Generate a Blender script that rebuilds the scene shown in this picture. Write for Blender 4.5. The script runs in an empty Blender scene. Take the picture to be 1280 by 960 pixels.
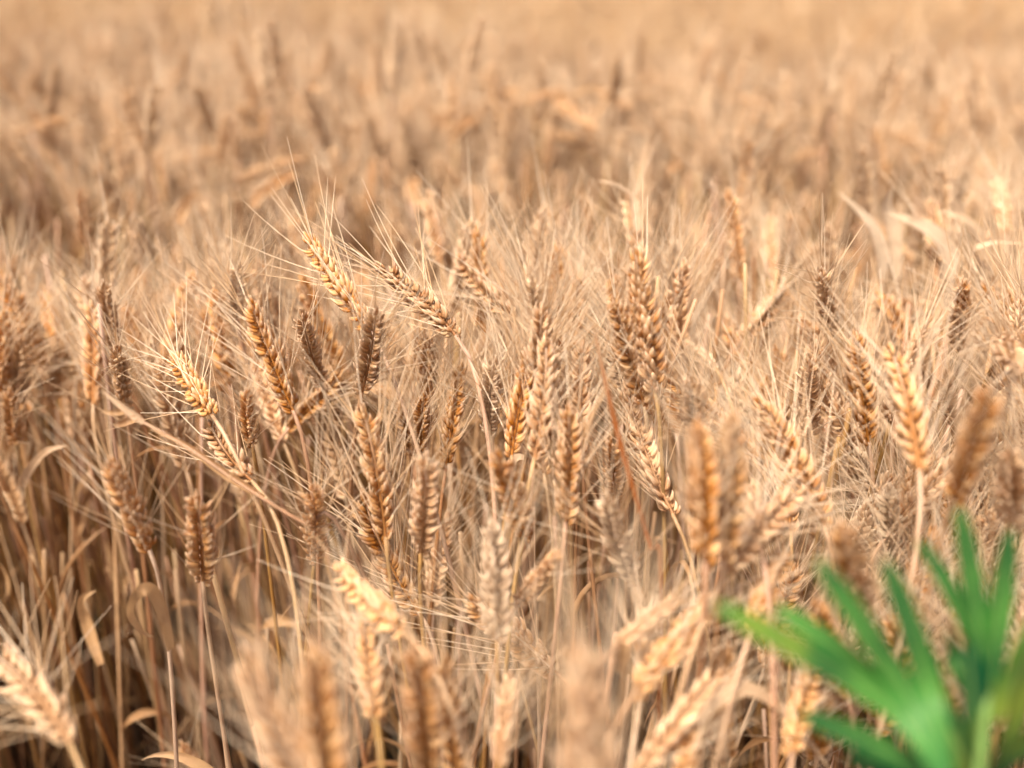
import bpy, math, random
import numpy as np
from mathutils import Vector, Matrix, Quaternion

R = math.radians
scene = bpy.context.scene
col = scene.collection
rng = random.Random(11)

# ------------------------------------------------------------------ camera
PITCH = R(22.3)
CAM = Vector((0.0, 0.0, 1.02))
FPX = 1244.0                      # focal length in pixels of the 1280 px wide photograph
cam_data = bpy.data.cameras.new('camera')
cam_data.lens = FPX * 36 / 1280
cam_data.sensor_width = 36
cam_data.clip_start = 0.02
cam_data.clip_end = 3000
cam_data.dof.use_dof = True
cam_data.dof.focus_distance = 0.645
cam_data.dof.aperture_fstop = 2.5
cam_data.dof.aperture_blades = 0
cam = bpy.data.objects.new('camera', cam_data)
cam.location = CAM
cam.rotation_euler = (R(90) - PITCH, 0, 0)
col.objects.link(cam)
scene.camera = cam

# ------------------------------------------------------------------ light
SUN_EL, SUN_AZ = R(62), R(220)    # azimuth clockwise from +Y: behind the camera, to its left
world = bpy.data.worlds.new('World')
scene.world = world
world.use_nodes = True
wn = world.node_tree
bg = wn.nodes['Background']
sky = wn.nodes.new('ShaderNodeTexSky')
sky.sky_type = 'NISHITA'
sky.sun_disc = False
sky.sun_elevation = SUN_EL
sky.sun_rotation = SUN_AZ
sky.air_density = 0.7
sky.dust_density = 9.0
sky.ozone_density = 0.0
wn.links.new(sky.outputs[0], bg.inputs[0])
bg.inputs[1].default_value = 0.05
sun_data = bpy.data.lights.new('sun', 'SUN')
sun_data.energy = 1.5
sun_data.angle = R(14)
sun_data.color = (1.0, 0.90, 0.78)
sun = bpy.data.objects.new('sun', sun_data)
sd = Vector((math.sin(SUN_AZ) * math.cos(SUN_EL), math.cos(SUN_AZ) * math.cos(SUN_EL), math.sin(SUN_EL)))
sun.rotation_euler = sd.to_track_quat('Z', 'Y').to_euler()
sun.location = sd * 20
col.objects.link(sun)
scene.view_settings.view_transform = 'Standard'
scene.view_settings.look = 'None'
scene.view_settings.gamma = 1
scene.view_settings.exposure = 1.8
scene.cycles.use_denoising = True
scene.cycles.max_bounces = 6
scene.cycles.diffuse_bounces = 3
scene.cycles.transmission_bounces = 4
scene.cycles.use_adaptive_sampling = False

F_ = Vector((0, math.cos(PITCH), -math.sin(PITCH)))
U_ = Vector((0, math.sin(PITCH), math.cos(PITCH)))
X_ = Vector((1, 0, 0))

def at(px, py, d):
    return CAM + (F_ + X_ * ((px - 640) / FPX) - U_ * ((py - 480) / FPX)) * d

def px(p):
    v = p - CAM
    d = v.dot(F_)
    if d <= 0.01:
        return (-9999, -9999, d)
    return (640 + v.dot(X_) / d * FPX, 480 - v.dot(U_) / d * FPX, d)

# ------------------------------------------------------------------ materials
def new_mat(name):
    m = bpy.data.materials.new(name)
    m.use_nodes = True
    nt = m.node_tree
    nt.nodes.clear()
    return m, nt

class NT:
    def __init__(s, nt): s.nt = nt
    def n(s, t, **kw):
        n = s.nt.nodes.new(t)
        for k, v in kw.items(): setattr(n, k, v)
        return n
    def link(s, a, b): s.nt.links.new(a, b)
    def val(s, inp, v):
        if hasattr(v, 'is_output'): s.link(v, inp)
        else: inp.default_value = v
    def math(s, op, a, b=0.0, clamp=False):
        n = s.n('ShaderNodeMath', operation=op, use_clamp=clamp)
        s.val(n.inputs[0], a); s.val(n.inputs[1], b)
        return n.outputs[0]
    def maprange(s, v, a, b, c, d):
        n = s.n('ShaderNodeMapRange')
        s.val(n.inputs[0], v)
        for i, q in enumerate((a, b, c, d)): n.inputs[i + 1].default_value = q
        return n.outputs[0]
    def mix(s, f, a, b, mode='MIX'):
        n = s.n('ShaderNodeMix', data_type='RGBA', blend_type=mode)
        s.val(n.inputs[0], f)
        for i, q in ((6, a), (7, b)):
            if isinstance(q, tuple): n.inputs[i].default_value = (*q, 1)
            else: s.link(q, n.inputs[i])
        return n.outputs[2]
    def noise(s, scale, detail=3, vec=None, dist=0.0):
        n = s.n('ShaderNodeTexNoise')
        n.inputs['Scale'].default_value = scale
        n.inputs['Detail'].default_value = detail
        n.inputs['Distortion'].default_value = dist
        if vec is not None: s.link(vec, n.inputs['Vector'])
        return n.outputs[0]
    def coord(s, sc=(1, 1, 1)):
        t = s.n('ShaderNodeTexCoord'); m = s.n('ShaderNodeMapping')
        s.link(t.outputs['Object'], m.inputs[0]); m.inputs['Scale'].default_value = sc
        return m.outputs[0]
    def attr(s, name):
        return s.n('ShaderNodeAttribute', attribute_name=name).outputs['Fac']
    def hsv(s, c, h=0.5, sat=1.0, v=1.0):
        n = s.n('ShaderNodeHueSaturation')
        s.val(n.inputs[0], h); s.val(n.inputs[1], sat); s.val(n.inputs[2], v)
        s.link(c, n.inputs[4])
        return n.outputs[0]
    def finish(s, c, rough=0.6, spec=0.3, trans=0.0, bump=None, bstr=0.3, bdist=0.001):
        p = s.n('ShaderNodeBsdfPrincipled')
        s.link(c, p.inputs['Base Color'])
        p.inputs['Roughness'].default_value = rough
        p.inputs['Specular IOR Level'].default_value = spec
        if bump is not None:
            b = s.n('ShaderNodeBump'); b.inputs['Strength'].default_value = bstr; b.inputs['Distance'].default_value = bdist
            s.link(bump, b.inputs['Height']); s.link(b.outputs[0], p.inputs['Normal'])
        o = s.n('ShaderNodeOutputMaterial')
        sh = p.outputs[0]
        if trans > 0:
            t = s.n('ShaderNodeBsdfTranslucent'); s.link(c, t.inputs[0])
            mx = s.n('ShaderNodeMixShader'); mx.inputs[0].default_value = trans
            s.link(sh, mx.inputs[1]); s.link(t.outputs[0], mx.inputs[2]); sh = mx.outputs[0]
        s.link(sh, o.inputs[0])

def straw_ear(name, use_object_colour=True):
    m, nt = new_mat(name); q = NT(nt)
    info = q.n('ShaderNodeObjectInfo')
    fr = q.attr('fr')
    if use_object_colour:
        base = info.outputs['Color']
    else:
        r = q.n('ShaderNodeValToRGB')
        el = r.color_ramp.elements
        el[0].position = 0.0; el[0].color = (.60, .29, .095, 1)
        el[1].position = 1.0; el[1].color = (.82, .59, .37, 1)
        e = el.new(.35); e.color = (.69, .37, .145, 1)
        e = el.new(.7); e.color = (.77, .49, .26, 1)
        q.link(q.attr('tone'), r.inputs[0]); base = r.outputs[0]
    c = q.hsv(base, q.maprange(fr, 0, 1, .49, .512), q.maprange(fr, 0, 1, 1.12, .86), q.maprange(fr, 0, 1, .66, 1.22))
    c = q.hsv(c, .5, 1.0, q.maprange(info.outputs['Random'], 0, 1, .9, 1.08))
    co = q.coord()
    blot = q.noise(170, 4, co)
    c = q.mix(q.maprange(blot, .58, .72, 0, .6), c, (.22, .115, .05))
    tip = q.attr('tip')
    c = q.mix(q.maprange(tip, .45, 1, 0, .55), c, (.90, .74, .56))
    streak = q.noise(2600, 2, q.coord((1, 1, .12)))
    c = q.hsv(c, .5, 1, q.maprange(streak, .3, .7, .86, 1.14))
    q.finish(c, .5, .35, .12, streak, .35, .0004)
    return m

def straw_stem(name, ramp=((0, (.15, .075, .035)), (.5, (.42, .21, .08)), (.78, (.54, .305, .13)), (1, (.54, .325, .165)))):  # lower stem browner by nature, darkened further as painted shade for the gaps
    m, nt = new_mat(name); q = NT(nt)
    info = q.n('ShaderNodeObjectInfo')
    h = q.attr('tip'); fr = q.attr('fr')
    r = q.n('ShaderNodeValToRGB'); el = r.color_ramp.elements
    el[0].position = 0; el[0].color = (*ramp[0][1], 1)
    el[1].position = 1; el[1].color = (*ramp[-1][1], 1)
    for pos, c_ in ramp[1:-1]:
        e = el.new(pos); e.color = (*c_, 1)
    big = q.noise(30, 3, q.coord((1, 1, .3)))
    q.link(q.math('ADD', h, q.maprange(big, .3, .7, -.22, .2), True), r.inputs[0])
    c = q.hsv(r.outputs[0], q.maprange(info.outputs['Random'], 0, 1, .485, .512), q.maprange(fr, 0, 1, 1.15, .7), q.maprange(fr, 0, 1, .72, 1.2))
    blot = q.noise(120, 4, q.coord((1, 1, .25)))
    c = q.mix(q.maprange(blot, .6, .74, 0, .6), c, (.16, .09, .045))
    streak = q.noise(1800, 2, q.coord((1, 1, .02)))
    c = q.hsv(c, .5, 1, q.maprange(streak, .3, .7, .8, 1.2))
    q.finish(c, .42, .4, 0.0, streak, .3, .0003)
    return m

def straw_awn(name, a=(.74, .47, .24), b=(.96, .80, .59)):
    m, nt = new_mat(name); q = NT(nt)
    fr = q.attr('fr')
    c = q.mix(fr, a, b)
    q.finish(c, .4, .4, .15)
    return m

def straw_leaf(name, a, b, spot=.5):
    m, nt = new_mat(name); q = NT(nt)
    info = q.n('ShaderNodeObjectInfo')
    c = q.mix(info.outputs['Random'], a, b)
    blot = q.noise(70, 4, q.coord())
    c = q.mix(q.maprange(blot, .5, .7, 0, spot), c, (.30, .15, .07))
    w = q.math('SINE', q.math('MULTIPLY', q.attr('fr'), 70.0))
    c = q.hsv(c, .5, 1, q.maprange(w, -1, 1, .86, 1.1))
    c = q.mix(q.maprange(q.attr('tip'), .7, 1, 0, .5), c, (.75, .56, .36))
    q.finish(c, .5, .3, .3, w, .3, .0004)
    return m

M_EAR = straw_ear('ripe_ear')
M_EAR_FAR = straw_ear('ripe_ear_far', False)
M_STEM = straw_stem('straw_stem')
M_STEM_SHADED = straw_stem('shaded_stem', ((0, (.055, .032, .02)), (.45, (.15, .075, .032)), (.75, (.36, .19, .078)), (1, (.54, .325, .165))))  # darker stem copy: shade inside the stand painted into the colour
M_AWN = straw_awn('straw_awn')
M_AWN_FAR = straw_awn('straw_awn_far', (.72, .44, .20), (.92, .71, .46))
M_LEAF = straw_leaf('dry_leaf', (.40, .205, .085), (.64, .40, .20))
M_LEAF_PALE = straw_leaf('bleached_leaf', (.72, .50, .31), (.80, .60, .40), .35)
M_LEAF_WHITE = straw_leaf('white_leaf', (.80, .61, .41), (.86, .69, .49), .4)
M_BLADE = straw_leaf('orange_blade', (.34, .115, .03), (.34, .115, .03), .6)

def green_leaf(name='green_leaf', a=(.014, .115, .028), b=(.085, .29, .048)):
    m, nt = new_mat(name); q = NT(nt)
    co = q.coord()
    n1 = q.noise(32, 3, co)
    c = q.mix(q.maprange(n1, .38, .66, 0, 1), a, b)
    mid = q.maprange(q.math('ABSOLUTE', q.math('SUBTRACT', q.attr('fr'), .5)), 0, .1, .8, 0)
    c = q.mix(mid, c, (.26, .42, .12))
    vein = q.math('SINE', q.math('ADD', q.math('MULTIPLY', q.attr('tip'), 75.0), q.math('MULTIPLY', q.math('ABSOLUTE', q.math('SUBTRACT', q.attr('fr'), .5)), -14.0)))
    c = q.hsv(c, .5, 1, q.maprange(vein, .2, 1, 1.0, 1.22))
    yel = q.noise(22, 2, co)
    c = q.mix(q.maprange(yel, .56, .68, 0, .7), c, (.34, .42, .05))
    q.finish(c, .5, .3, .35, n1, .2, .001)
    return m
M_GREEN = green_leaf()
M_GREEN_SHADED = green_leaf('shaded_green_leaf', (.008, .085, .032), (.03, .17, .05))  # deeper green copy: shade on the low leaf painted into its colour

def weed_mat():
    m, nt = new_mat('weed_leaf'); q = NT(nt)
    n1 = q.noise(9, 3, q.coord())
    c = q.mix(q.maprange(n1, .3, .7, 0, 1), (.014, .055, .034), (.035, .10, .05))
    q.finish(c, .5, .3, .2)
    return m
M_WEED = weed_mat()

def soil_mat():
    m, nt = new_mat('soil'); q = NT(nt)
    co = q.coord()
    a = q.noise(6, 6, co); b = q.noise(90, 5, co)
    c = q.mix(q.maprange(a, .3, .7, 0, 1), (.055, .038, .025), (.12, .08, .05))
    c = q.hsv(c, .5, 1, q.maprange(b, .3, .7, .7, 1.3))
    q.finish(c, .9, .15, 0, b, .8, .01)
    return m
M_SOIL = soil_mat()

# ------------------------------------------------------------------ mesh helper
class MB:
    def __init__(s):
        s.v, s.f, s.m, s.fr, s.tip, s.tone = [], [], [], [], [], []
        s.cur_tone = 0.5
    def add(s, verts, faces, mat=0, fr=0.5, tip=None):
        b = len(s.v)
        s.v.extend(map(tuple, verts))
        s.f.extend([tuple(i + b for i in f) for f in faces])
        s.m.extend([mat] * len(faces))
        n = len(verts)
        s.fr.extend(fr if hasattr(fr, '__len__') else [fr] * n)
        s.tip.extend(tip if tip is not None else [0.0] * n)
        s.tone.extend([s.cur_tone] * n)
    def tube(s, pts, rad, sides=6, mat=0, fr=.5, tip=None, cap=True):
        P = np.array([tuple(p) for p in pts], float); n = len(P)
        T = np.gradient(P, axis=0); T /= np.linalg.norm(T, axis=1)[:, None] + 1e-12
        ref = np.array([1., 0, 0]) if abs(T[0][0]) < .8 else np.array([0, 1., 0])
        N = np.cross(T[0], ref); N /= np.linalg.norm(N)
        vs, tp = [], []
        rad = rad if hasattr(rad, '__len__') else [rad] * n
        for i in range(n):
            N = N - T[i] * N.dot(T[i]); N /= np.linalg.norm(N) + 1e-12
            B = np.cross(T[i], N)
            for k in range(sides):
                a = 2 * math.pi * k / sides
                vs.append(P[i] + (N * math.cos(a) + B * math.sin(a)) * rad[i])
                tp.append(tip[i] if tip is not None else i / (n - 1))
        fs = [(i * sides + k, i * sides + (k + 1) % sides, (i + 1) * sides + (k + 1) % sides, (i + 1) * sides + k)
              for i in range(n - 1) for k in range(sides)]
        if cap:
            fs += [tuple(range(sides - 1, -1, -1)), tuple((n - 1) * sides + k for k in range(sides))]
        s.add(vs, fs, mat, fr, tp)
    def floret(s, base, d, out, l, w, th, sides=7, rings=6, mat=0, fr=.5, hook=.15):
        """pointed husk from BASE along D, keel towards OUT"""
        d = np.array(d, float); d /= np.linalg.norm(d)
        o = np.array(out, float); o -= d * o.dot(d); o /= np.linalg.norm(o) + 1e-12
        b = np.cross(d, o); base = np.array(base, float)
        vs, tp = [base - d * l * .02], [0.0]
        for i in range(1, rings):
            t = i / rings
            r = math.sin(math.pi * t ** .82) ** .75 * (1 - .25 * t)
            bend = hook * l * (math.sin(math.pi * t * .9) - .55 * t * t)
            c = base + d * l * t + o * bend
            for k in range(sides):
                a = 2 * math.pi * k / sides
                ca, sa = math.cos(a), math.sin(a)
                keel = 1.22 if k == 0 else 1.0
                vs.append(c + o * (ca * r * th / 2 * keel) + b * (sa * r * w / 2)); tp.append(t)
        tipp = base + d * l - o * hook * l * .35
        vs.append(tipp); tp.append(1.0)
        fs = [(0, 1 + (k + 1) % sides, 1 + k) for k in range(sides)]
        for i in range(rings - 2):
            p = 1 + i * sides
            fs += [(p + k, p + (k + 1) % sides, p + sides + (k + 1) % sides, p + sides + k) for k in range(sides)]
        p = 1 + (rings - 2) * sides; e = len(vs) - 1
        fs += [(p + k, p + (k + 1) % sides, e) for k in range(sides)]
        s.add(vs, fs, mat, fr, tp)
        return tipp
    def ribbon(s, pts, widths, normals, mat=0, fold=.25, thick=0.0):
        P = [Vector(p) for p in pts]; n = len(P)
        vs, fr, tp, fs = [], [], [], []
        for i in range(n):
            t = (P[min(i + 1, n - 1)] - P[max(i - 1, 0)]).normalized()
            nn = Vector(normals[i]); nn = (nn - t * nn.dot(t))
            if nn.length < 1e-6: nn = t.orthogonal()
            nn.normalize(); b = t.cross(nn); w = widths[i] / 2
            for k, u in enumerate((-1, -.5, 0, .5, 1)):
                vs.append(P[i] + b * (u * w) + nn * (abs(u) * w * fold)); fr.append(u * .5 + .5); tp.append(i / (n - 1))
        for i in range(n - 1):
            for k in range(4):
                a = i * 5 + k
                fs.append((a, a + 1, a + 6, a + 5))
        s.add(vs, fs, mat, fr, tp)
    def mesh(s, name, mats, smooth=True):
        me = bpy.data.meshes.new(name)
        me.from_pydata(s.v, [], s.f)
        for m in mats: me.materials.append(m)
        if len(mats) > 1: me.polygons.foreach_set('material_index', s.m)
        for nm, dat in (('fr', s.fr), ('tip', s.tip), ('tone', s.tone)):
            at_ = me.attributes.new(nm, 'FLOAT', 'POINT'); at_.data.foreach_set('value', dat)
        me.polygons.foreach_set('use_smooth', [smooth] * len(me.polygons))
        me.update()
        return me
    def build(s, name, mats, parent=None, smooth=True):
        o = bpy.data.objects.new(name, s.mesh(name, mats, smooth)); col.objects.link(o)
        if parent is not None: o.parent = parent
        return o

# ------------------------------------------------------------------ ear prototypes
EARLEN = 0.088

def make_ear(seed, bend=0.0, plump=1.0, lod=0, awn_scale=1.0, awn_p=.8, mb_e=None, mb_a=None, xf=None, matE=0, matA=0):
    """ear along +Z from the origin, chord on +Z, bent in the xz plane by BEND radians. Returns (ear MB, awn MB, base tangent)."""
    g = random.Random(seed)
    E = mb_e or MB(); A = mb_a or MB()
    n = 21 if lod == 0 else 15
    L = EARLEN
    def spine(z):
        if abs(bend) < 1e-4: return np.array([0, 0, z]), np.array([0, 0, 1.]), np.array([1., 0, 0])
        k = bend / L; a = k * z
        return np.array([(1 - math.cos(a)) / k, 0, math.sin(a) / k]), np.array([math.sin(a), 0, math.cos(a)]), np.array([math.cos(a), 0, -math.sin(a)])
    tipc, _, _ = spine(L)
    ch = Vector(tipc).normalized(); q0 = ch.rotation_difference(Vector((0, 0, 1)))
    sc = L / np.linalg.norm(tipc)
    M0 = np.array(q0.to_matrix()) * sc
    M1 = np.array(xf.to_3x3()) if xf is not None else np.eye(3)
    off = np.array(xf.translation) if xf is not None else np.zeros(3)
    MM = M1 @ M0
    def tf(p): return MM @ np.asarray(p, float) + off
    def td(d): return MM @ np.asarray(d, float)
    us = np.linalg.norm(MM[:, 0])
    Y = np.array([0, 1., 0])
    if lod == 0:
        E.tube([tf(spine(L * t)[0]) for t in np.linspace(0, .97, 8)], [us * r for r in np.linspace(.0012, .0006, 8)], 5, matE, .15, cap=False)
    for i in range(n):
        t = i / (n - 1)
        z = L * (.015 + .885 * t) + (g.gauss(0, .0006) if 0 < i < n - 1 else 0)
        p, ax, sx = spine(z)
        s = 1 if i % 2 else -1
        size = (.72 + .28 * min(1, t / .22)) * (1 - .32 * max(0, (t - .55) / .45)) * plump * g.uniform(.92, 1.08)
        if i == n - 1: s = 0
        op = g.uniform(.46, .74); sk = g.gauss(0, .10); sk2 = g.gauss(0, .09)
        spec = []
        # (y side, y offset, up, outward tilt, sideways tilt, length, width, awn)
        if lod == 0:
            spec = [(-1, .0022, -.0008, op * 1.02, .46, .0098, .0043, 0), (1, .0022, -.0008, op * 1.02, .46, .0098, .0043, 0),
                    (-1, .0014, .0010, op * .95, .27, .0118, .0045, g.random() < awn_p), (1, .0014, .0010, op * .95, .27, .0118, .0045, g.random() < awn_p),
                    (0, 0, .0034, op * 1.15, 0, .0108, .0042, g.random() < .4 * awn_p), (0, 0, .0040, op * .5, 0, .0098, .0036, 0)]
            if g.random() < .10: spec = spec[:3] + spec[4:]
            if g.random() < .08: spec = spec[1:]
        else:
            spec = [(-1, .0016, 0, op, .33, .0125, .0062, 1), (1, .0016, 0, op, .33, .0125, .0062, g.random() < .4)]
        for (sy, yo, up, ot, st, l, w, aw) in spec:
            l *= size * g.uniform(.92, 1.24); w *= size * g.uniform(.76, 1.12)
            ot2 = (ot + g.gauss(0, .09)) + sk2; st2 = st + g.gauss(0, .10) + sk * sy
            if s == 0: d = ax + Y * sy * .25 + sx * g.uniform(-.1, .1); o = (sx if sy == 0 else Y * sy)
            else:
                d = ax * math.cos(ot2) + sx * s * math.sin(ot2) + Y * sy * math.sin(st2)
                o = sx * s + Y * sy * .55
            base = p + sx * s * .0011 + Y * sy * yo * size + ax * up
            fr = g.random()
            tp = E.floret(tf(base), td(d), td(o), l * us, w * us, w * us * .82, 7 if lod == 0 else 4, 6 if lod == 0 else 3, matE, fr, .12)
            if aw and t > .04:
                al = g.uniform(.050, .090) * awn_scale * (1 - .25 * t if t > .7 else 1) * us
                k = g.uniform(.12, .8); k2 = g.uniform(-.35, .4)
                d0 = ax + (sx * s) * (k * (1 if s else 0)) + Y * sy * g.uniform(.0, .6) + sx * g.gauss(0, .06) + Y * g.gauss(0, .10)
                d0 = td(d0); d0 = d0 / np.linalg.norm(d0)
                od = td(sx * (s or 1) + Y * sy * .4); od = od / np.linalg.norm(od)
                ns = 5 if lod == 0 else 2
                pts = [np.array(tp) + d0 * al * q + od * (k2 * .28 * al * q * q) for q in np.linspace(-.04, 1, ns)]
                A.tube(pts, [us * r for r in np.linspace(.00038 if lod == 0 else .00055, .00014 if lod == 0 else .0003, ns)], 4 if lod == 0 else 3, matA, g.random(), cap=False)
    tan = Vector(M1 @ (M0 / sc) @ np.array([0, 0, 1.]))
    return E, A, tan.normalized()

EARS = []          # (ear mesh, awn mesh, base tangent)
for sd_, bend, plump, ap in ((11, .2, 1.08, .7), (12, -.3, .95, 1.0), (13, .1, .95, 1.0), (14, .35, 1.02, .9), (1, .05, 1.05, .35), (2, .12, .95, .4), (3, -.15, 1.0, .9), (4, .25, .92, .85), (5, .08, 1.08, .85), (6, .5, 1.0, .85), (7, .75, .95, .65), (8, .3, 1.05, .25), (9, 0.0, .9, .9), (10, .18, 1.0, .75)):
    E, A, tan = make_ear(sd_, bend, plump, awn_p=ap)
    EARS.append((E.mesh('ear', [M_EAR]), A.mesh('awns', [M_AWN]), tan))

EARS = EARS[4:] + EARS[:4]

# ------------------------------------------------------------------ dry leaves
def leaf_path(g, L, th0, bendA, tw, n=16, curlp=1.6):
    pts, nrm = [], []; p = Vector((0, 0, 0)); y = 0
    for i in range(n):
        s = i / (n - 1)
        th = th0 + bendA * s ** curlp
        d = Vector((math.sin(th), .12 * math.sin(3 * s + tw), math.cos(th)))
        nn = Vector((math.cos(th), 0, -math.sin(th)))
        nn.rotate(Quaternion(d, tw * s))
        pts.append(p.copy()); nrm.append(-nn)
        p += d * (L / (n - 1))
    return pts, nrm

def leaf_widths(n, w):
    return [w * (.55 + .45 * min(1, i / (n * .25))) * max(.04, (1 - (i / (n - 1)) ** 2.4)) for i in range(n)]

LEAVES = []
lg = random.Random(5)
for k in range(10):
    L = lg.uniform(.08, .17)
    pts, nrm = leaf_path(lg, L, R(lg.uniform(8, 40)), R(lg.uniform(70, 300 if k % 3 == 0 else 170)), lg.uniform(-4, 4))
    mb = MB(); mb.ribbon(pts, leaf_widths(len(pts), lg.uniform(.005, .0095)), nrm, 0, lg.uniform(.2, .7))
    LEAVES.append(mb.mesh('leaf', [M_LEAF]))

# ------------------------------------------------------------------ a wheat plant
TONES = {'pale': (.76, .47, .25, 1), 'cream': (.82, .60, .39, 1), 'golden': (.71, .37, .14, 1), 'orange': (.68, .325, .095, 1), 'grey': (.62, .35, .165, 1), 'brown': (.47, .24, .10, 1)}

def hermite(p0, m0, p1, m1, n):
    out = []
    for i in range(n):
        t = i / (n - 1)
        out.append(p0 * (2 * t ** 3 - 3 * t * t + 1) + m0 * (t ** 3 - 2 * t * t + t) + p1 * (-2 * t ** 3 + 3 * t * t) + m1 * (t ** 3 - t * t))
    return out

def stem_tube(mb, pts, g, r0=.0020, r1=.00125, sides=7, mat=0, fr=.5):
    n = len(pts)
    nodes = [g.uniform(.28, .36), g.uniform(.58, .68)]
    rad = []
    for i in range(n):
        t = i / (n - 1)
        r = r0 + (r1 - r0) * t
        if t < nodes[1]: r *= 1.12
        for nd in nodes:
            if abs(t - nd) < .6 / (n - 1): r *= 1.3
        rad.append(r)
    mb.tube(pts, rad, sides, mat, fr, None)
    return nodes

def orient(dirv, roll):
    q = Vector((0, 0, 1)).rotation_difference(dirv)
    return q @ Quaternion((0, 0, 1), roll)

def facing_roll(dirv, g, spread=.45):
    """roll that turns the ear's broad herringbone face roughly to the viewer"""
    q = Vector((0, 0, 1)).rotation_difference(dirv)
    v = q.inverted() @ Vector((0, -1, .35))
    a = math.atan2(v.y, v.x) - math.pi / 2
    if g.random() < .5: a += math.pi
    return a + g.gauss(0, spread)

PLANTS = []
def wheat_plant(base, dirv, scale, tone, g, proto=None, roll=None, leaf=None, ground=None, m1k=.35, sway=.05):
    """one plant: Empty at its foot > stem, ear (> awns), leaf. BASE is where the ear starts, DIRV its direction."""
    k = g.randrange(len(EARS)) if proto is None else proto
    em, am, tan = EARS[k]
    if roll is None: roll = facing_roll(dirv, g)
    q = orient(dirv, roll)
    T = q @ tan
    h = base.z
    if ground is None:
        ground = Vector((base.x - T.x * .10 + g.gauss(0, sway), base.y - T.y * .10 + g.gauss(0, sway * .7), 0))
    root = bpy.data.objects.new('wheat_plant', None); col.objects.link(root)
    root.location = ground; root.empty_display_size = .05
    pts = hermite(ground, Vector((g.gauss(0, .08), g.gauss(0, .08), h)), base, T * (h * m1k if T.z > .2 else h * .45), 22)
    pts = [p - ground for p in pts]
    pts[-1] = pts[-1] + T * .002
    mb = MB(); nodes = stem_tube(mb, pts, g, fr=g.random())
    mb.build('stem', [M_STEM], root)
    ear = bpy.data.objects.new('ear', em); col.objects.link(ear); ear.parent = root
    ear.location = base - ground; ear.rotation_mode = 'QUATERNION'; ear.rotation_quaternion = q; ear.scale = (scale,) * 3
    t = TONES[tone]; j = g.uniform(-.05, .05)
    ear.color = tuple(max(0, c * (1 + j)) for c in t[:3]) + (1,)
    aw = bpy.data.objects.new('awns', am); col.objects.link(aw); aw.parent = ear
    nl = (1 if g.random() < .6 else 0) + (1 if g.random() < .25 else 0) if leaf is None else leaf
    for j in range(nl):
        lo = bpy.data.objects.new('leaf', g.choice(LEAVES)); col.objects.link(lo); lo.parent = root
        i = int((nodes[1] + g.uniform(-.22, .12)) * 21)
        lo.location = pts[i]
        ta = (pts[i + 1] - pts[i]).normalized()
        lo.rotation_mode = 'QUATERNION'; lo.rotation_quaternion = orient(ta, g.uniform(0, 6.28))
        s = g.uniform(.75, 1.1); lo.scale = (s, s, s)
    root['group'] = 'wheat plants of the near field'
    root['category'] = 'wheat plant'
    rec = dict(root=root, base=base.copy(), tip=base + dirv * EARLEN * scale, tone=tone, dir=dirv.copy(), leaf=nl)
    PLANTS.append(rec)
    return rec

def px_leaf(rec, pix, width, mat, fold=.3, name='leaf', nrm=(0, -1, .5), n=18, label=None, taper=True):
    """a leaf of a plant that follows (x, y, depth) points of the photograph's frame in space"""
    P = [at(*p) for p in pix]
    off = rec['root'].location if rec else Vector((0, 0, 0))
    pts = smooth_path(P, n)
    pts = [p - off for p in pts]
    mb = MB()
    mb.ribbon(pts, leaf_widths(n, width) if taper else [width * (.6 + .4 * math.sin(math.pi * i / (n - 1))) for i in range(n)], [nrm] * n, 0, fold)
    o = mb.build(name, [mat], rec['root'] if rec else None)
    if label: o['label'] = label
    return o

def smooth_path(P, n):
    m = len(P); out = []
    for i in range(n):
        u = i / (n - 1) * (m - 1); k = min(int(u), m - 2); t = u - k
        p0 = P[max(k - 1, 0)]; p1 = P[k]; p2 = P[k + 1]; p3 = P[min(k + 2, m - 1)]
        out.append(.5 * ((2 * p1) + (p2 - p0) * t + (2 * p0 - 5 * p1 + 4 * p2 - p3) * t * t + (3 * p1 - p0 - 3 * p2 + p3) * t ** 3))
    return out

# ------------------------------------------------------------------ the ground
def ground():
    mb = MB()
    xs = sorted(set([-2500, -600, -150, -60, -25] + [round(-10 + .4 * i, 3) for i in range(51)] + [25, 60, 150, 600, 2500]))
    ys = sorted(set([-2500, -600, -150, -40, -12] + [round(-5 + .35 * i, 3) for i in range(60)] + [25, 50, 150, 600, 2500]))
    g = random.Random(3)
    vs = [(x, y, (g.gauss(0, .008) if abs(x) < 12 and -6 < y < 17 else 0) - .01) for y in ys for x in xs]
    w = len(xs)
    fs = [(j * w + i, j * w + i + 1, (j + 1) * w + i + 1, (j + 1) * w + i) for j in range(len(ys) - 1) for i in range(w - 1)]
    mb.add(vs, fs)
    o = mb.build('ground', [M_SOIL]); o['kind'] = 'structure'; o['label'] = 'bare brown soil under the wheat'
ground()

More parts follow.
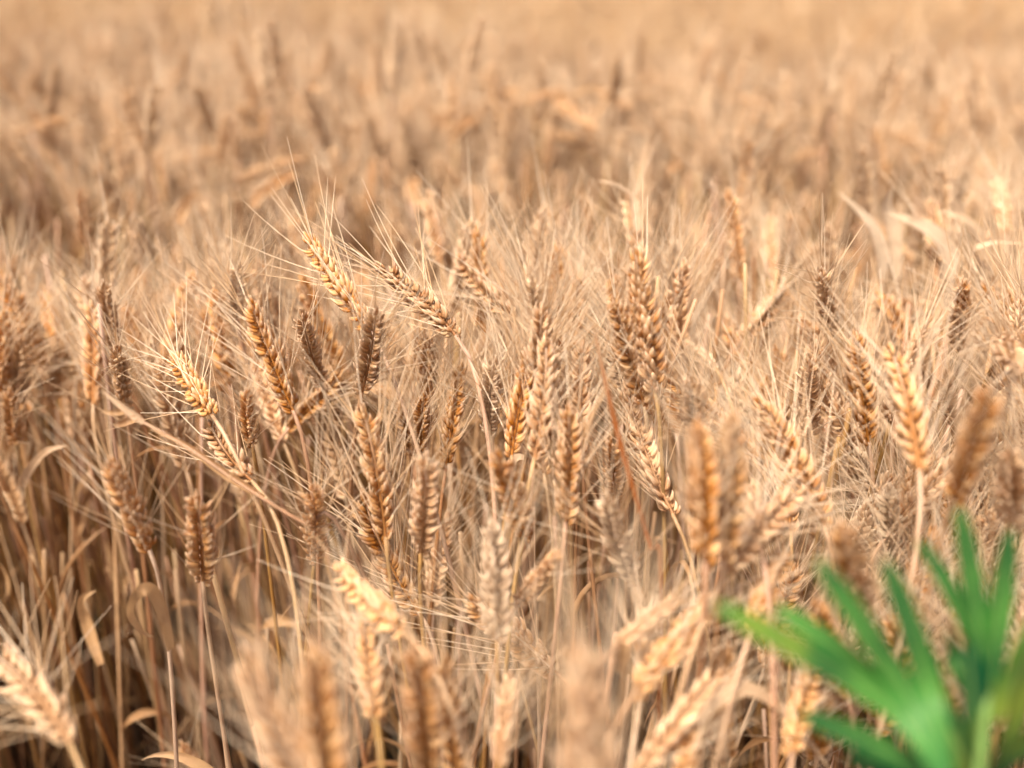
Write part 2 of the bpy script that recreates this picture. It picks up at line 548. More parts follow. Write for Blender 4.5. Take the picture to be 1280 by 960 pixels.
# ------------------------------------------------------------------ the plants one can point at in the photograph
# tip x, tip y, base x, base y, depth, tone, proto, lean towards viewer, label, short reference
HERO = [
 (312, 372, 368, 516, .62, 'orange', 4, .3, 'orange herringbone ear tilted left, the most saturated ear of the left middle', 'the orange herringbone ear'),
 (381, 292, 459, 408, .64, 'orange', 1, .2, 'tall golden ear leaning far left, its tip highest above the left crowd', 'the tall left-leaning golden ear'),
 (470, 384, 452, 492, .645, 'grey', 2, .3, 'upright grey-brown ear directly under the tall left-leaning golden ear', 'the grey-brown upright ear'),
 (470, 330, 572, 422, .63, 'brown', 3, .1, 'dark grey-brown ear bent over to the left on a thin curved stem', 'the dark bent-over ear'),
 (573, 318, 644, 397, .72, 'brown', 7, .1, 'slightly blurred grey ear bent left, right of the dark bent-over ear', 'the blurred grey bent ear'),
 (597, 282, 601, 416, .80, 'orange', 1, .2, 'blurred orange ear upright behind the bent grey ear', 'the blurred orange ear'),
 (536, 240, 552, 330, .95, 'grey', 0, .2, 'thin dark blurred ear poking up above the crowd at top centre', 'the thin dark far ear'),
 (786, 242, 801, 322, .86, 'pale', 1, .2, 'blurred pale ear right behind the tallest sharp ear', 'the pale ear behind the tallest one'),
 (794, 312, 820, 490, .60, 'golden', 0, .3, 'tallest sharp ear, plump golden and upright, right of centre', 'the tallest sharp golden ear'),
 (728, 424, 728, 588, .62, 'pale', 1, .3, 'slim pale upright ear beside the orange grass blade', 'the slim pale ear'),
 (711, 505, 707, 656, .57, 'golden', 4, .3, 'plump golden ear on a bare orange stem, in front of the slim pale ear', 'the plump ear on the orange stem'),
 (452, 505, 482, 674, .60, 'golden', 9, .3, 'long golden ear leaning slightly left in the centre of the left half', 'the long golden centre ear'),
 (534, 568, 526, 694, .58, 'pale', 0, .3, 'upright pale ear with spiky husks left of the centre', 'the spiky pale ear'),
 (530, 492, 526, 565, .67, 'orange', 4, .4, 'short orange-brown ear behind the spiky pale ear', 'the short orange-brown ear'),
 (615, 650, 621, 806, .53, 'cream', 4, .3, 'cream-white upright ear at lower centre with wide spread awns', 'the cream-white ear'),
 (700, 688, 646, 756, .55, 'golden', 7, .3, 'small golden ear leaning right just beside the cream-white ear', 'the small right-leaning ear'),
 (757, 618, 797, 732, .57, 'cream', 3, .3, 'pale cream ear leaning left near the foot of the orange blade', 'the cream ear by the blade'),
 (765, 548, 772, 628, .64, 'golden', 2, .3, 'half-hidden golden ear behind the lower part of the orange blade', 'the half-hidden golden ear'),
 (216, 440, 266, 520, .62, 'orange', 2, .2, 'golden ear leaning left above the dark drooping ear', 'the golden ear over the dark one'),
 (262, 527, 317, 603, .60, 'brown', 7, .1, 'dark brown ear lying over to the left in the left half', 'the dark drooping ear'),
 (309, 487, 316, 560, .64, 'golden', 3, .4, 'small golden ear beneath the orange herringbone ear', 'the small golden ear'),
 (136, 572, 188, 690, .58, 'golden', 4, .3, 'golden-brown ear leaning left on a stem with a curled leaf', 'the ear with the curled leaf'),
 (246, 620, 254, 728, .60, 'golden', 0, .4, 'upright tan ear right of the ear with the curled leaf', 'the upright tan ear'),
 (390, 606, 393, 702, .62, 'golden', 2, .3, 'upright brownish ear half covered by crossing awns, left of centre', 'the awn-covered ear'),
 (376, 388, 402, 480, .70, 'grey', 1, .3, 'grey-brown ear right behind the orange herringbone ear', 'the grey ear behind the orange one'),
 (299, 328, 297, 400, .74, 'cream', 3, .4, 'blurred cream ear behind the top of the orange herringbone ear', 'the blurred cream ear'),
 (531, 418, 534, 500, .74, 'golden', 2, .3, 'brownish ear standing below the dark bent-over ear', 'the brownish ear below'),
 (500, 500, 512, 570, .72, 'golden', 3, .3, 'faint golden ear just left of the short orange-brown ear', 'the faint golden ear'),
 (54, 358, 67, 424, .93, 'orange', 1, .2, 'small blurred orange-brown ear near the left edge', 'the far orange-brown ear'),
 (128, 352, 145, 440, .76, 'pale', 0, .3, 'blurred pale ear left of the far left crowd, tip bright', 'the blurred pale left ear'),
 (146, 432, 158, 512, .72, 'grey', 2, .3, 'blurred dark ear directly under the blurred pale left ear', 'the blurred dark left ear'),
 (27, 420, 22, 504, .84, 'pale', 4, .3, 'soft pale ear standing at the left edge, upper one', 'the soft pale edge ear'),
 (12, 486, 20, 556, .80, 'golden', 1, .3, 'soft golden ear at the left edge below the soft pale one', 'the soft golden edge ear'),
 (170, 268, 184, 340, 1.0, 'cream', 0, .3, 'bright cream blurred ear above the left crowd', 'the bright cream far ear'),
 (100, 234, 104, 310, 1.0, 'pale', 3, .3, 'pale blurred ear sticking up at upper left', 'the pale far left ear'),
 (1069, 412, 1086, 556, .61, 'orange', 4, .3, 'sharp orange ear upright in the right half', 'the sharp orange right ear'),
 (1112, 430, 1150, 592, .50, 'golden', 9, .2, 'soft golden ear leaning left in front of the sharp orange right ear', 'the soft golden right ear'),
 (1012, 444, 1013, 548, .68, 'pale', 1, .3, 'pale ear with open herringbone husks left of the sharp orange right ear', 'the open pale right ear'),
 (1027, 334, 1040, 420, .74, 'pale', 2, .3, 'pale ear standing up over the right crowd', 'the pale ear over the right crowd'),
 (1203, 348, 1197, 440, .74, 'golden', 0, .3, 'tall golden ear over the crowd near the right edge', 'the tall golden edge ear'),
 (1182, 462, 1190, 530, .66, 'pale', 3, .4, 'small pale ear behind the blurred orange ear at right', 'the small pale right ear'),
 (984, 356, 926, 424, .80, 'grey', 2, .2, 'grey-brown ear leaning right behind the right crowd', 'the grey right-leaning ear'),
 (910, 236, 925, 352, .92, 'golden', 1, .2, 'blurred golden ear rising above the crowd right of centre', 'the blurred golden rising ear'),
 (962, 268, 968, 352, 1.0, 'pale', 2, .2, 'blurred pale ear right of the blurred golden rising ear', 'the blurred pale rising ear'),
 (865, 430, 896, 462, .72, 'cream', 3, .1, 'short cream ear bent left, right of the tallest sharp ear', 'the short cream ear'),
 (862, 470, 872, 560, .60, 'pale', 4, .3, 'pale spiky ear just above the large blurred orange pair', 'the spiky pale right ear'),
 (872, 522, 882, 706, .46, 'orange', 4, .25, 'large blurred orange ear, left one of the pair before the right half', 'the left ear of the orange pair'),
 (918, 516, 904, 704, .475, 'golden', 0, .25, 'large blurred golden ear, right one of the pair before the right half', 'the right ear of the orange pair'),
 (1004, 612, 908, 716, .48, 'pale', 3, .2, 'blurred pale ear leaning right below the large orange pair', 'the pale right-leaning ear'),
 (1238, 482, 1192, 624, .47, 'orange', 1, .25, 'blurred orange ear leaning right above the green leaves', 'the blurred orange edge ear'),
 (1050, 652, 1078, 764, .48, 'golden', 2, .25, 'blurred golden ear just behind the green leaf tips', 'the golden ear by the green tips'),
 (1262, 560, 1262, 660, .52, 'pale', 4, .3, 'blurred pale ear cut by the right edge above the green leaves', 'the pale ear above the green leaves'),
 (-14, 812, 88, 930, .45, 'pale', 3, .15, 'pale blurred ear drooping left in the bottom left corner', 'the corner ear'),
 (302, 806, 392, 1020, .40, 'pale', 0, .2, 'large blurred pale ear leaning left at the bottom', 'the large pale bottom ear'),
 (392, 800, 418, 1060, .385, 'golden', 4, .25, 'large blurred golden-tan ear upright at the bottom left', 'the large golden-tan bottom ear'),
 (421, 704, 506, 790, .48, 'golden', 7, .2, 'blurred pale ear leaning left over the bottom centre, with pale awns', 'the pale front ear'),
 (520, 808, 532, 968, .46, 'golden', 0, .25, 'blurred golden ear upright beneath the pale front ear', 'the golden front ear'),
 (724, 800, 752, 1110, .335, 'pale', 4, .25, 'very blurred tan ear at the bottom right of centre with a thick awn', 'the very blurred tan ear'),
 (896, 742, 796, 862, .45, 'golden', 2, .2, 'blurred golden ear leaning right left of the green leaves', 'the golden ear left of the leaves'),
 (905, 836, 800, 965, .44, 'pale', 1, .2, 'blurred pale ear leaning right at the bottom, left of the green leaves', 'the pale ear left of the leaves'),
 (985, 690, 938, 792, .48, 'golden', 9, .2, 'blurred golden ear leaning right, tucked between the orange pair and the green leaves', 'the tucked golden ear'),
 (850, 748, 772, 806, .46, 'pale', 2, .15, 'blurred pale ear lying far over to the right at the bottom', 'the pale lying ear'),
 (1022, 826, 990, 944, .46, 'golden', 10, .2, 'blurred golden ear behind the lowest green leaf lobe', 'the ear behind the lowest lobe'),
 (868, 890, 846, 1010, .43, 'golden', 12, .2, 'blurred golden ear cut by the bottom edge left of the green leaves', 'the cut golden ear'),
 (640, 838, 622, 960, .45, 'pale', 8, .2, 'blurred pale ear with long awns at the bottom centre', 'the long-awned bottom ear'),
 (806, 770, 800, 880, .48, 'golden', 11, .2, 'blurred golden ear upright beneath the foot of the orange blade', 'the ear under the blade'),
 (456, 770, 470, 900, .47, 'golden', 2, .2, 'blurred golden ear beneath the base of the pale front ear', 'the ear under the pale one'),
 (940, 600, 952, 690, .50, 'pale', 10, .2, 'soft pale ear right beside the large orange pair', 'the soft ear by the pair'),
 (1245, 220, 1258, 292, .97, 'pale', 2, .2, 'blurred pale ear at the right edge above the bleached leaves', 'the pale ear at the right edge'),
 (1164, 250, 1170, 330, .90, 'grey', 0, .2, 'grey-brown ear behind the bleached leaves at right', 'the grey ear by the bleached leaves'),
]
hr = random.Random(21)
HREC = []
for (tx, ty, bx, by, d, tone, proto, tow, label, ref) in HERO:
    b = at(bx, by, d)
    pl = math.hypot(tx - bx, ty - by) / FPX * d
    t = at(tx, ty, d - pl * tow)
    v = t - b
    s = v.length / EARLEN
    if s < .80:                      # foreshortened: lean it further along the view
        want = EARLEN * hr.uniform(.82, .92)
        ex = math.sqrt(max(0, want ** 2 - pl ** 2))
        sg = -1 if tow >= .25 else 1
        t = at(tx, ty, d + sg * min(ex, pl * 1.1)); v = t - b; s = v.length / EARLEN
    print('hero', ref, round(s, 2), 'z', round(b.z, 2))
    rec = wheat_plant(b, v.normalized(), s, tone, hr, proto, facing_roll(v.normalized(), hr, 1.1) if d < .49 else None, None if tow > .2 else 0)
    rec['root']['label'] = label; rec['ref'] = ref
    HREC.append(rec)
byref = {r['ref']: r for r in HREC}

# leaves one can point at
r = byref['the ear with the curled leaf']
px_leaf(r, [(213, 812, .585), (205, 775, .575), (192, 742, .565), (178, 737, .56), (165, 752, .562), (163, 770, .572), (178, 790, .585), (192, 796, .59)], .0085, M_LEAF, .2, nrm=(.6, -.5, .3), n=26, label='dry leaf curled into a hook')
r = byref['the soft golden edge ear']
px_leaf(r, [(30, 610, .80), (42, 588, .79), (60, 566, .78), (84, 557, .78)], .010, M_LEAF_PALE, .9, nrm=(.3, -.5, .8))
px_leaf(byref['the blurred dark left ear'], [(128, 830, .80), (112, 780, .80), (104, 750, .79), (120, 738, .78)], .011, M_LEAF, .9)
px_leaf(byref['the golden front ear'], [(476, 905, .52), (467, 880, .51), (470, 850, .51), (484, 838, .52), (493, 850, .53)], .010, M_LEAF, .8, nrm=(.5, -.6, .2))
px_leaf(byref['the short orange-brown ear'], [(626, 620, .66), (634, 590, .655), (645, 573, .65), (657, 574, .65), (662, 586, .655)], .007, M_LEAF_PALE, .3, nrm=(.2, -.5, .8))
px_leaf(byref['the long golden centre ear'], [(470, 690, .63), (455, 660, .64), (440, 645, .645), (432, 660, .65)], .007, M_LEAF, .8, nrm=(.6, -.5, .4))
px_leaf(byref['the pale ear left of the leaves'], [(905, 950, .49), (893, 890, .48), (915, 862, .475), (955, 872, .48), (1000, 915, .49), (1040, 965, .5)], .010, M_LEAF_PALE, .5, nrm=(0, -.4, .9))
px_leaf(byref['the cream ear by the blade'], [(770, 840, .5), (778, 805, .49), (800, 786, .49), (824, 800, .5)], .009, M_LEAF, .8, nrm=(.2, -.4, .8))
px_leaf(byref['the pale ear behind the tallest one'], [(797, 290, .86), (790, 250, .86), (770, 232, .85), (745, 226, .84)], .010, M_LEAF_PALE, .3, nrm=(0, -.4, .9))
px_leaf(byref['the pale ear at the right edge'], [(1240, 340, .80), (1215, 316, .79), (1245, 304, .78), (1285, 306, .78)], .008, M_LEAF_PALE, .3, nrm=(0, -.4, .9))
r = byref['the grey ear by the bleached leaves']
px_leaf(r, [(1098, 350, .93), (1096, 315, .92), (1084, 280, .91), (1048, 240, .90)], .020, M_LEAF_WHITE, .6, nrm=(.3, -.7, .7))
px_leaf(r, [(1178, 350, .91), (1174, 318, .90), (1156, 290, .89), (1108, 266, .88)], .030, M_LEAF_WHITE, .6, nrm=(.1, -.6, .8))
px_leaf(r, [(1190, 350, .93), (1192, 300, .92), (1200, 268, .91), (1190, 240, .90)], .016, M_LEAF_WHITE, .8, nrm=(-.4, -.7, .5))
px_leaf(r, [(1116, 350, .94), (1110, 290, .93), (1104, 256, .92), (1116, 232, .91)], .020, M_LEAF_WHITE, .8, nrm=(.4, -.8, .3))
px_leaf(r, [(1226, 350, .92), (1222, 310, .91), (1208, 280, .90), (1170, 262, .89)], .018, M_LEAF_WHITE, .7, nrm=(.2, -.6, .8))

# ------------------------------------------------------------------ orange grass blade and broken straw
def loose_root(name, p, label, cat):
    o = bpy.data.objects.new(name, None); col.objects.link(o); o.location = p
    o['label'] = label; o['category'] = cat
    return dict(root=o)
p0 = at(826, 745, .542); foot = Vector((p0.x + .015, p0.y + .02, 0))
r = loose_root('grass_blade', foot, 'dry orange grass blade slanting up left to a point right of centre', 'grass blade')
mb = MB()
path = smooth_path([foot, (foot + p0) / 2 + Vector((.005, 0, 0)), p0, at(812, 680, .54), at(776, 555, .538), at(752, 455, .538), at(741, 402, .538)], 30)
mb.ribbon([p - foot for p in path], [.0024 + .0014 * min(1, max(0, (i - 15) / 5)) - .0036 * (max(0, i - 15) / 14) ** 1.6 for i in range(30)], [(-.3, -1, .2)] * 30, 0, .55)
mb.build('blade', [M_BLADE], r['root'])

pb = at(442, 692, .60); foot = Vector((pb.x + .10, pb.y + .06, 0))
r = loose_root('broken_straw', foot, 'bent pale straw slanting across the left half to a bleached husk', 'straw')
path = smooth_path([foot, (foot + pb) / 2 + Vector((.03, .01, .02)), pb, at(380, 655, .59), at(300, 605, .58), at(235, 560, .57), at(172, 524, .565)], 36)
mb = MB(); mb.tube([p - foot for p in path], np.linspace(.0017, .0009, 36), 6, 0, .7)
mb.build('stalk', [M_STEM], r['root'])
px_leaf(r, [(180, 528, .565), (158, 512, .563), (127, 488, .56)], .005, M_LEAF_PALE, .6, 'husk')
for q in ([(160, 512, .565), (145, 516, .562), (126, 514, .56)], [(172, 522, .565), (152, 530, .562), (140, 530, .56)]):
    px_leaf(r, q, .0045, M_LEAF, .9, 'husk')
px_leaf(r, [(330, 622, .585), (280, 590, .578), (232, 556, .57), (188, 536, .565)], .0055, M_LEAF, .9, 'sheath')

# ------------------------------------------------------------------ the green plant
def green_plant():
    foot = at(1215, 1100, .375 * .9); foot.z = 0; foot.y += .02
    r = loose_root('green_herb', foot, 'green herb with deeply lobed leaves growing in the bottom right corner', 'herb')
    D = .365
    top = at(1222, 985, .385 * .9)
    mb = MB(); mb.tube([Vector((0, 0, 0)), (top - foot) * .5 + Vector((.004, 0, 0)), top - foot, at(1236, 860, .40 * .9) - foot, at(1243, 790, .405 * .9) - foot], [.0028, .0026, .0022, .0015, .0008], 8, 0, .5)
    mb.build('stem', [M_GREEN], r['root'])
    def leaf(lobes, nrm, mat=M_GREEN):
        mb = MB()
        for pts, w in lobes:
            P = smooth_path([at(p[0], p[1], p[2] * .9) for p in pts], 22)
            ws = [w * .77 * (.30 + .70 * math.sin(min(1, i / 12) * math.pi / 2)) * (1 + .05 * math.sin(i * 1.7 + w * 900)) * math.sqrt(max(0, 1 - max(0, (i - 11) / 10.2) ** 2.4)) + .0003 for i in range(22)]
            mb.ribbon([p - foot for p in P], ws, [nrm] * 22, 0, .18)
        o = mb.build('leaf', [mat], r['root'])
        return o
    leaf([([(1185, 985, .385 * .9), (1120, 890, .37), (1010, 818, .36), (895, 756, .35)], .0110),
          ([(1185, 985, .385 * .9), (1140, 880, .372), (1080, 785, .365), (1022, 700, .36)], .0108),
          ([(1188, 985, .385 * .9), (1165, 880, .378), (1140, 790, .375), (1106, 700, .37)], .0112),
          ([(1180, 960, .386), (1110, 870, .385), (1040, 805, .385), (968, 758, .385)], .0095),
          ([(1185, 985, .386), (1130, 950, .38), (1070, 920, .375), (1000, 892, .37)], .0105)], (-.2, -.75, .65))
    leaf([([(1236, 900, .40), (1225, 800, .395), (1212, 715, .39), (1197, 634, .385)], .0118),
          ([(1236, 900, .40), (1244, 810, .395), (1252, 735, .39), (1262, 662, .385)], .0120),
          ([(1236, 880, .40), (1210, 790, .398), (1180, 725, .396), (1148, 676, .395)], .0085),
          ([(1240, 900, .40), (1275, 830, .40), (1310, 770, .40), (1350, 720, .40)], .0150),
          ([(1236, 900, .40), (1205, 850, .402), (1185, 810, .405), (1180, 790, .405 * .9)], .0110)], (.1, -.8, .6))
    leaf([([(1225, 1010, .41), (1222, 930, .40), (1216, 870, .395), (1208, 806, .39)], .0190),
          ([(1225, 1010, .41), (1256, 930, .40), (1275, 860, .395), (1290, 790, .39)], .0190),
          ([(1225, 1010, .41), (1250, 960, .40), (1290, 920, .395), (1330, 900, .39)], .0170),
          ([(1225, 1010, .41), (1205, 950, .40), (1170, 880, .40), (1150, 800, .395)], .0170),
          ([(1225, 1010, .41), (1180, 975, .40), (1120, 955, .395), (1060, 945, .39)], .0150)], (.45, -.8, .15), M_GREEN_SHADED)
green_plant()

# ------------------------------------------------------------------ the other plants of the near field
NEAR_N = 300 - len(PLANTS)
nr = random.Random(77)
def canopy(x, y):
    """mean height of the ear bases"""
    return .735 + .02 * math.sin(x * 3.1 + 1.3) * math.cos(y * 2.3) + .015 * math.sin(y * 5.3 + x * 2)
tries = 0
heroseg = [(px(r['tip']), px(r['base'])) for r in HREC]
heroseg += [((742, 402, .60), (782, 555, .60)), ((782, 555, .60), (822, 700, .60)), ((130, 490, .56), (300, 605, .58)), ((300, 605, .58), (440, 690, .6)), ((170, 745, .56), (213, 812, .58))]
grid = []
made = 0
def seg_dist(p, a, b):
    ax, ay = a[0], a[1]; dx, dy = b[0] - ax, b[1] - ay
    t = max(0, min(1, ((p[0] - ax) * dx + (p[1] - ay) * dy) / (dx * dx + dy * dy + 1e-6)))
    return math.hypot(p[0] - ax - t * dx, p[1] - ay - t * dy)
def random_dir(g):
    u = g.random()
    th = abs(g.gauss(0, R(15))) if u < .68 else R(g.uniform(18, 46)) if u < .955 else R(g.uniform(50, 105))
    az = g.uniform(0, 2 * math.pi) if g.random() < .55 else g.gauss(math.pi, .8)
    return Vector((math.sin(th) * math.cos(az), math.sin(th) * math.sin(az), math.cos(th)))
def random_tone(g):
    u = g.random()
    return 'pale' if u < .34 else 'golden' if u < .68 else 'cream' if u < .80 else 'orange' if u < .96 else 'grey'
while made < NEAR_N and tries < 60000:
    tries += 1
    y = nr.uniform(.36, .96)
    x = nr.uniform(-.62, .62)
    z = canopy(x, y) + nr.gauss(0, .055)
    if nr.random() < .3: z -= nr.uniform(.03, .16)
    b = Vector((x, y, z))
    dv = random_dir(nr); s = nr.uniform(.8, 1.06)
    t = b + dv * EARLEN * s
    pb, pt = px(b), px(t)
    mid = ((pb[0] + pt[0]) / 2, (pb[1] + pt[1]) / 2)
    d = pb[2]
    if not (-40 < mid[0] < 1320 and 200 < mid[1] < 975): continue
    if d < .56 and (mid[1] < 800 or nr.random() < (.2 if mid[0] > 640 else .75)): continue
    if 240 < mid[0] < 860 and mid[1] > 520 and nr.random() < .92: continue
    if (mid[0] < 240 and mid[1] > 540) or (pb[0] < 225 and d < .76) or (mid[0] < 275 and mid[1] > 430 and d < .7): continue                  # the opening at lower left
    if mid[0] > 860 and mid[1] > 640 and d < .46: continue
    if pt[1] < (325 if d < .8 else 290): continue
    if 1030 < pt[0] < 1215 and pt[1] < 345: continue
    if d > .80 and nr.random() < .35: continue
    bad = False
    for (ht, hb) in heroseg:
        hd = (ht[2] + hb[2]) / 2
        lim = 34 if d < hd else 16
        if min(seg_dist(mid, ht, hb), seg_dist(pt, ht, hb), seg_dist(pb, ht, hb)) < lim:
            bad = True; break
    if bad: continue
    if any(math.hypot(mid[0] - a[0], mid[1] - a[1]) < 15 and abs(d - a[2]) < .07 for a in grid): continue
    grid.append((*mid, d))
    wheat_plant(b, dv, s, random_tone(nr), nr)
    made += 1
print('plants', len(PLANTS), 'tries', tries)

# labels of the plants beside the named ones
used = {r['root']['label'] for r in HREC}
hp = [(px((r['tip'] + r['base']) / 2), r['ref']) for r in HREC]
for r in PLANTS:
    if 'ref' in r: continue
    m = px((r['tip'] + r['base']) / 2); tp, bp = px(r['tip']), px(r['base'])
    dx, dy = tp[0] - bp[0], bp[1] - tp[1]
    tone = {'pale': 'pale', 'cream': 'cream', 'golden': 'golden', 'orange': 'orange-brown', 'grey': 'grey-brown', 'brown': 'brown'}[r['tone']]
    if dy < -5: pose = 'drooping ' + ('left' if dx < 0 else 'right')
    elif abs(dx) < .25 * max(dy, 1): pose = 'upright'
    elif abs(dx) < .8 * max(dy, 1): pose = 'tilted ' + ('left' if dx < 0 else 'right')
    else: pose = 'leaning far ' + ('left' if dx < 0 else 'right')
    leaf = ' with dry leaf' if r['leaf'] else ''
    done = False
    for (h, ref) in sorted(hp, key=lambda q: (q[0][0] - m[0]) ** 2 + (q[0][1] - m[1]) ** 2)[:10]:
        ddx, ddy, dd = m[0] - h[0], m[1] - h[1], m[2] - h[2]
        dist = math.hypot(ddx, ddy)
        near = 'just ' if dist < 60 else '' if dist < 120 else 'well '
        if abs(ddx) > abs(ddy): rel = near + ('left of' if ddx < 0 else 'right of')
        else: rel = near + ('above' if ddy < 0 else 'below')
        if dist < 90 and abs(dd) > .1: rel = 'behind' if dd > 0 else 'in front of'
        for lf in ('', leaf):
            lab = f'{tone} ear {pose}{lf}, {rel} {ref}'
            if lab not in used and len(lab.split()) <= 16:
                used.add(lab); r['root']['label'] = lab; done = True; break
        if done: break
    if not done: print('no label', m)

# ------------------------------------------------------------------ the rest of the field: one object of stuff
def far_plant(mb, g, x, y, lod):
    """one plant of the stand into MB (materials: 0 ear, 1 stem, 2 awn, 3 leaf)"""
    mb.cur_tone = min(1, max(0, g.gauss(.62, .21)))
    dv = random_dir(g)
    b = Vector((x + g.gauss(0, .04), y + g.gauss(0, .04), .735 + g.gauss(0, .05) - (g.uniform(.03, .14) if g.random() < .25 else 0)))
    s = g.uniform(.8, 1.08)
    q = orient(dv, g.uniform(0, 6.28))
    M = Matrix.LocRotScale(b, q, (s, s, s))
    _, _, tan = make_ear(g.randrange(10 ** 6), g.uniform(-.1, .5), 1.0, lod, 1, .44 if lod == 0 else .7, mb, mb, M, 0, 2)
    g0 = Vector((x, y, 0))
    pts = hermite(g0, Vector((g.gauss(0, .08), g.gauss(0, .08), b.z)), b, tan * b.z * .35, 14 if lod == 0 else 7)
    if lod: pts = pts[1:]
    mb.tube(pts, list(np.linspace(.0019, .0012, len(pts))), 6 if lod == 0 else 3, 1, g.random(), cap=False)
    if g.random() < .6:
        pth, nrm = leaf_path(g, g.uniform(.08, .16), R(g.uniform(8, 40)), R(g.uniform(60, 200)), g.uniform(-3, 3), 12 if lod == 0 else 6)
        i = int(len(pts) * g.uniform(.5, .75)); qz = Quaternion((0, 0, 1), g.uniform(0, 6.28))
        mb.ribbon([pts[i] + qz @ p for p in pth], leaf_widths(len(pth), g.uniform(.005, .009)), [qz @ v for v in nrm], 3, .4)

FARMATS = [M_EAR_FAR, M_STEM_SHADED, M_AWN, M_LEAF]
def proto_obj(name, mb, mats):
    return bpy.data.objects.new(name, mb.mesh(name, mats))
pg = random.Random(909)
near_coll = bpy.data.collections.new('stand_sources_near')
far_coll = bpy.data.collections.new('stand_sources_far')
for k in range(14):
    mb = MB(); far_plant(mb, pg, 0, 0, 0); near_coll.objects.link(proto_obj('stand_plant', mb, FARMATS))
for k in range(7):
    mb = MB()
    for j in range(26): far_plant(mb, pg, pg.uniform(-.13, .13), pg.uniform(-.13, .13), 1)
    far_coll.objects.link(proto_obj('stand_patch', mb, [M_EAR_FAR, M_STEM, M_AWN_FAR, M_LEAF]))

def scatter_object(name, layers):
    """LAYERS: [(points [(x, y, z, rot, scale, tiltx, tilty)], collection)] as ONE object with instances on points"""
    me = bpy.data.meshes.new(name)
    vs, rot, scl, lay = [], [], [], []
    for li, (pts, _) in enumerate(layers):
        for p in pts:
            vs.append(p[:3]); rot += [p[5], p[6], p[3]]; scl.append(p[4]); lay.append(li)
    me.from_pydata(vs, [], [])
    a = me.attributes.new('rot', 'FLOAT_VECTOR', 'POINT'); a.data.foreach_set('vector', rot)
    a = me.attributes.new('scl', 'FLOAT', 'POINT'); a.data.foreach_set('value', scl)
    a = me.attributes.new('lay', 'INT', 'POINT'); a.data.foreach_set('value', lay)
    o = bpy.data.objects.new(name, me); col.objects.link(o)
    ng = bpy.data.node_groups.new(name, 'GeometryNodeTree')
    ng.interface.new_socket('Geometry', in_out='INPUT', socket_type='NodeSocketGeometry')
    ng.interface.new_socket('Geometry', in_out='OUTPUT', socket_type='NodeSocketGeometry')
    N = ng.nodes.new; Lk = ng.links.new
    gi, go = N('NodeGroupInput'), N('NodeGroupOutput')
    join = N('GeometryNodeJoinGeometry')
    ar = N('GeometryNodeInputNamedAttribute'); ar.data_type = 'FLOAT_VECTOR'; ar.inputs[0].default_value = 'rot'
    sr = N('GeometryNodeInputNamedAttribute'); sr.data_type = 'FLOAT'; sr.inputs[0].default_value = 'scl'
    lr = N('GeometryNodeInputNamedAttribute'); lr.data_type = 'INT'; lr.inputs[0].default_value = 'lay'
    e2r = N('FunctionNodeEulerToRotation'); Lk(ar.outputs[0], e2r.inputs[0])
    for li, (_, c) in enumerate(layers):
        ci = N('GeometryNodeCollectionInfo'); ci.inputs['Collection'].default_value = c
        ci.inputs['Separate Children'].default_value = True; ci.inputs['Reset Children'].default_value = True
        iop = N('GeometryNodeInstanceOnPoints')
        cmp_ = N('FunctionNodeCompare'); cmp_.data_type = 'INT'; cmp_.operation = 'EQUAL'
        Lk(lr.outputs[0], cmp_.inputs[2]); cmp_.inputs[3].default_value = li
        Lk(gi.outputs[0], iop.inputs['Points']); Lk(cmp_.outputs[0], iop.inputs['Selection'])
        Lk(ci.outputs[0], iop.inputs['Instance']); iop.inputs['Pick Instance'].default_value = True
        Lk(e2r.outputs[0], iop.inputs['Rotation']); Lk(sr.outputs[0], iop.inputs['Scale'])
        Lk(iop.outputs[0], join.inputs[0])
    Lk(join.outputs[0], go.inputs[0])
    md = o.modifiers.new('scatter', 'NODES'); md.node_group = ng
    return o

sg = random.Random(4242)
near_pts, far_pts = [], []
def in_wedge(x, y): return abs(x) < .58 * y + .11
def scl_at(x, y):
    return 1 + .035 * math.sin(x * 2.1 + y * 1.1) + .03 * math.sin(y * 3.7 - x * .9 + 2)
Y0, YN = .30, 3.2
n_try = int((YN - Y0) * 2 * (.62 * YN + 1.0) * 480)
for _ in range(n_try):
    y = sg.uniform(Y0, YN); x = sg.uniform(-1, 1) * (.62 * YN + 1.0)
    if abs(x) > .62 * y + 1.0: continue
    if y < .78 and in_wedge(x, y): continue
    keep = 1.0; s = scl_at(x, y)
    if y < 1.02 and in_wedge(x, y): keep = .9; s *= .94
    if y < .5 and abs(x) > .2: keep = .6
    # thin, lower strip behind the front stand
    gap = math.exp(-((y - 1.22 - .06 * math.sin(x * 4)) / .17) ** 2)
    keep *= 1 - .72 * gap; s *= 1 - .10 * gap
    gap2 = math.exp(-((y - 2.0 - .1 * math.sin(x * 2.2 + 1)) / .16) ** 2) * .6
    keep *= 1 - .6 * gap2; s *= 1 - .06 * gap2
    if sg.random() > keep: continue
    near_pts.append((x, y, 0, sg.uniform(0, 6.283), s * sg.uniform(.93, 1.06), sg.gauss(0, .05), sg.gauss(0, .05)))
y = YN + .1
while y < 34:
    st = .23 if y < 10 else .32
    xw = .66 * y + 2.0
    x = -xw
    while x < xw:
        far_pts.append((x + sg.uniform(-.06, .06), y + sg.uniform(-.06, .06), 0, sg.uniform(0, 6.283), scl_at(x, y) * sg.uniform(.95, 1.06) * (1 if y < 10 else 1.15), 0, 0))
        x += st
    y += st
print('stand', len(near_pts), len(far_pts))
til_coll = bpy.data.collections.new('tiller_sources')
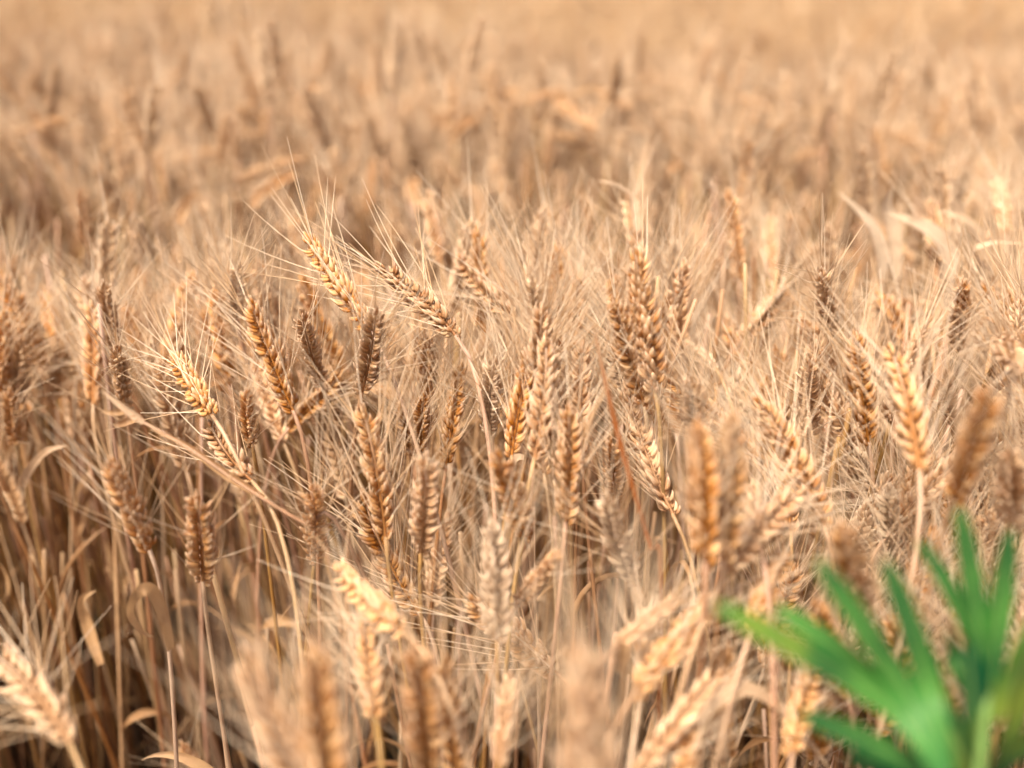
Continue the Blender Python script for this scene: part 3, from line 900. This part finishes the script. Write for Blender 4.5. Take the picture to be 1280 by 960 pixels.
for k in range(12):
    mb = MB(); h = pg.uniform(.48, .76)
    ln = [pg.gauss(0, .05), pg.gauss(0, .05)]; bw = [pg.gauss(0, .02), pg.gauss(0, .02)]
    pts = [Vector((ln[0] * t + bw[0] * math.sin(3.1 * t), ln[1] * t + bw[1] * math.sin(3.1 * t), h * t)) for t in np.linspace(0, 1, 16)]
    stem_tube(mb, pts, pg, .0021, .0015, 6, 0, pg.random())
    for j in range(pg.choice((0, 0, 1, 1))):
        pth, nrm = leaf_path(pg, pg.uniform(.06, .15), R(pg.uniform(5, 35)), R(pg.uniform(80, 170)), pg.uniform(-4, 4), 12)
        qz = Quaternion((0, 0, 1), pg.uniform(0, 6.28)); i = pg.randrange(5, 15)
        mb.ribbon([pts[i] + qz @ p for p in pth], leaf_widths(12, pg.uniform(.003, .006)), [qz @ v for v in nrm], 1, .6)
    til_coll.objects.link(proto_obj('dry_tiller', mb, [M_STEM if k % 2 else M_STEM_SHADED, M_LEAF]))
til_pts = []
for _ in range(3000):
    y = sg.uniform(.56, 1.9) if sg.random() < .75 else sg.uniform(.58, .95); x = sg.uniform(-1, 1) * (.6 * y + .5)
    if y < .72 and in_wedge(x, y) and (x < -.1 or sg.random() < .3): continue
    til_pts.append((x, y, 0, sg.uniform(0, 6.28), sg.uniform(.85, 1.12), sg.gauss(0, .05), sg.gauss(0, .05)))
o = scatter_object('wheat_plants', [(near_pts, near_coll), (far_pts, far_coll), (til_pts, til_coll)])
o['kind'] = 'stuff'; o['label'] = 'the rest of the ripe wheat field behind the front plants'

# ------------------------------------------------------------------ weeds and fallen straw on the soil
weed_coll = bpy.data.collections.new('weed_sources')
for k in range(5):
    mb = MB()
    for j in range(9):
        a = pg.uniform(0, 6.28); L = pg.uniform(.03, .10); q = Quaternion((0, 0, 1), a)
        pth, nrm = leaf_path(pg, L, R(pg.uniform(5, 45)), R(pg.uniform(20, 80)), pg.uniform(-1, 1), 7)
        mb.ribbon([q @ p for p in pth], [w * 1.6 for w in leaf_widths(7, pg.uniform(.006, .014))], [q @ v for v in nrm], 0, .2)
    weed_coll.objects.link(proto_obj('weed_tuft', mb, [M_WEED]))
wp = []
for _ in range(1500):
    y = sg.uniform(.15, 3.2); x = sg.uniform(-2.2, 2.2)
    wp.append((x, y, -.01, sg.uniform(0, 6.28), sg.uniform(.6, 1.5), 0, 0))
o = scatter_object('weeds', [(wp, weed_coll)]); o['kind'] = 'stuff'; o['label'] = 'small green weeds on the soil between the wheat stems'
mb = MB()
for _ in range(1500):
    y = sg.uniform(.0, 3.2); x = sg.uniform(-2.2, 2.2); a = sg.uniform(0, 6.28); L = sg.uniform(.04, .22)
    p = Vector((x, y, sg.uniform(.0, .03))); d = Vector((math.cos(a), math.sin(a), sg.gauss(0, .12))) * L
    mb.tube([p, p + d * .5 + Vector((0, 0, .004)), p + d], [.0017, .0017, .0015], 4, 0, sg.random(), [.5, .6, .8])
o = mb.build('straw_litter', [M_STEM]); o['kind'] = 'stuff'; o['label'] = 'broken straw lying on the soil'
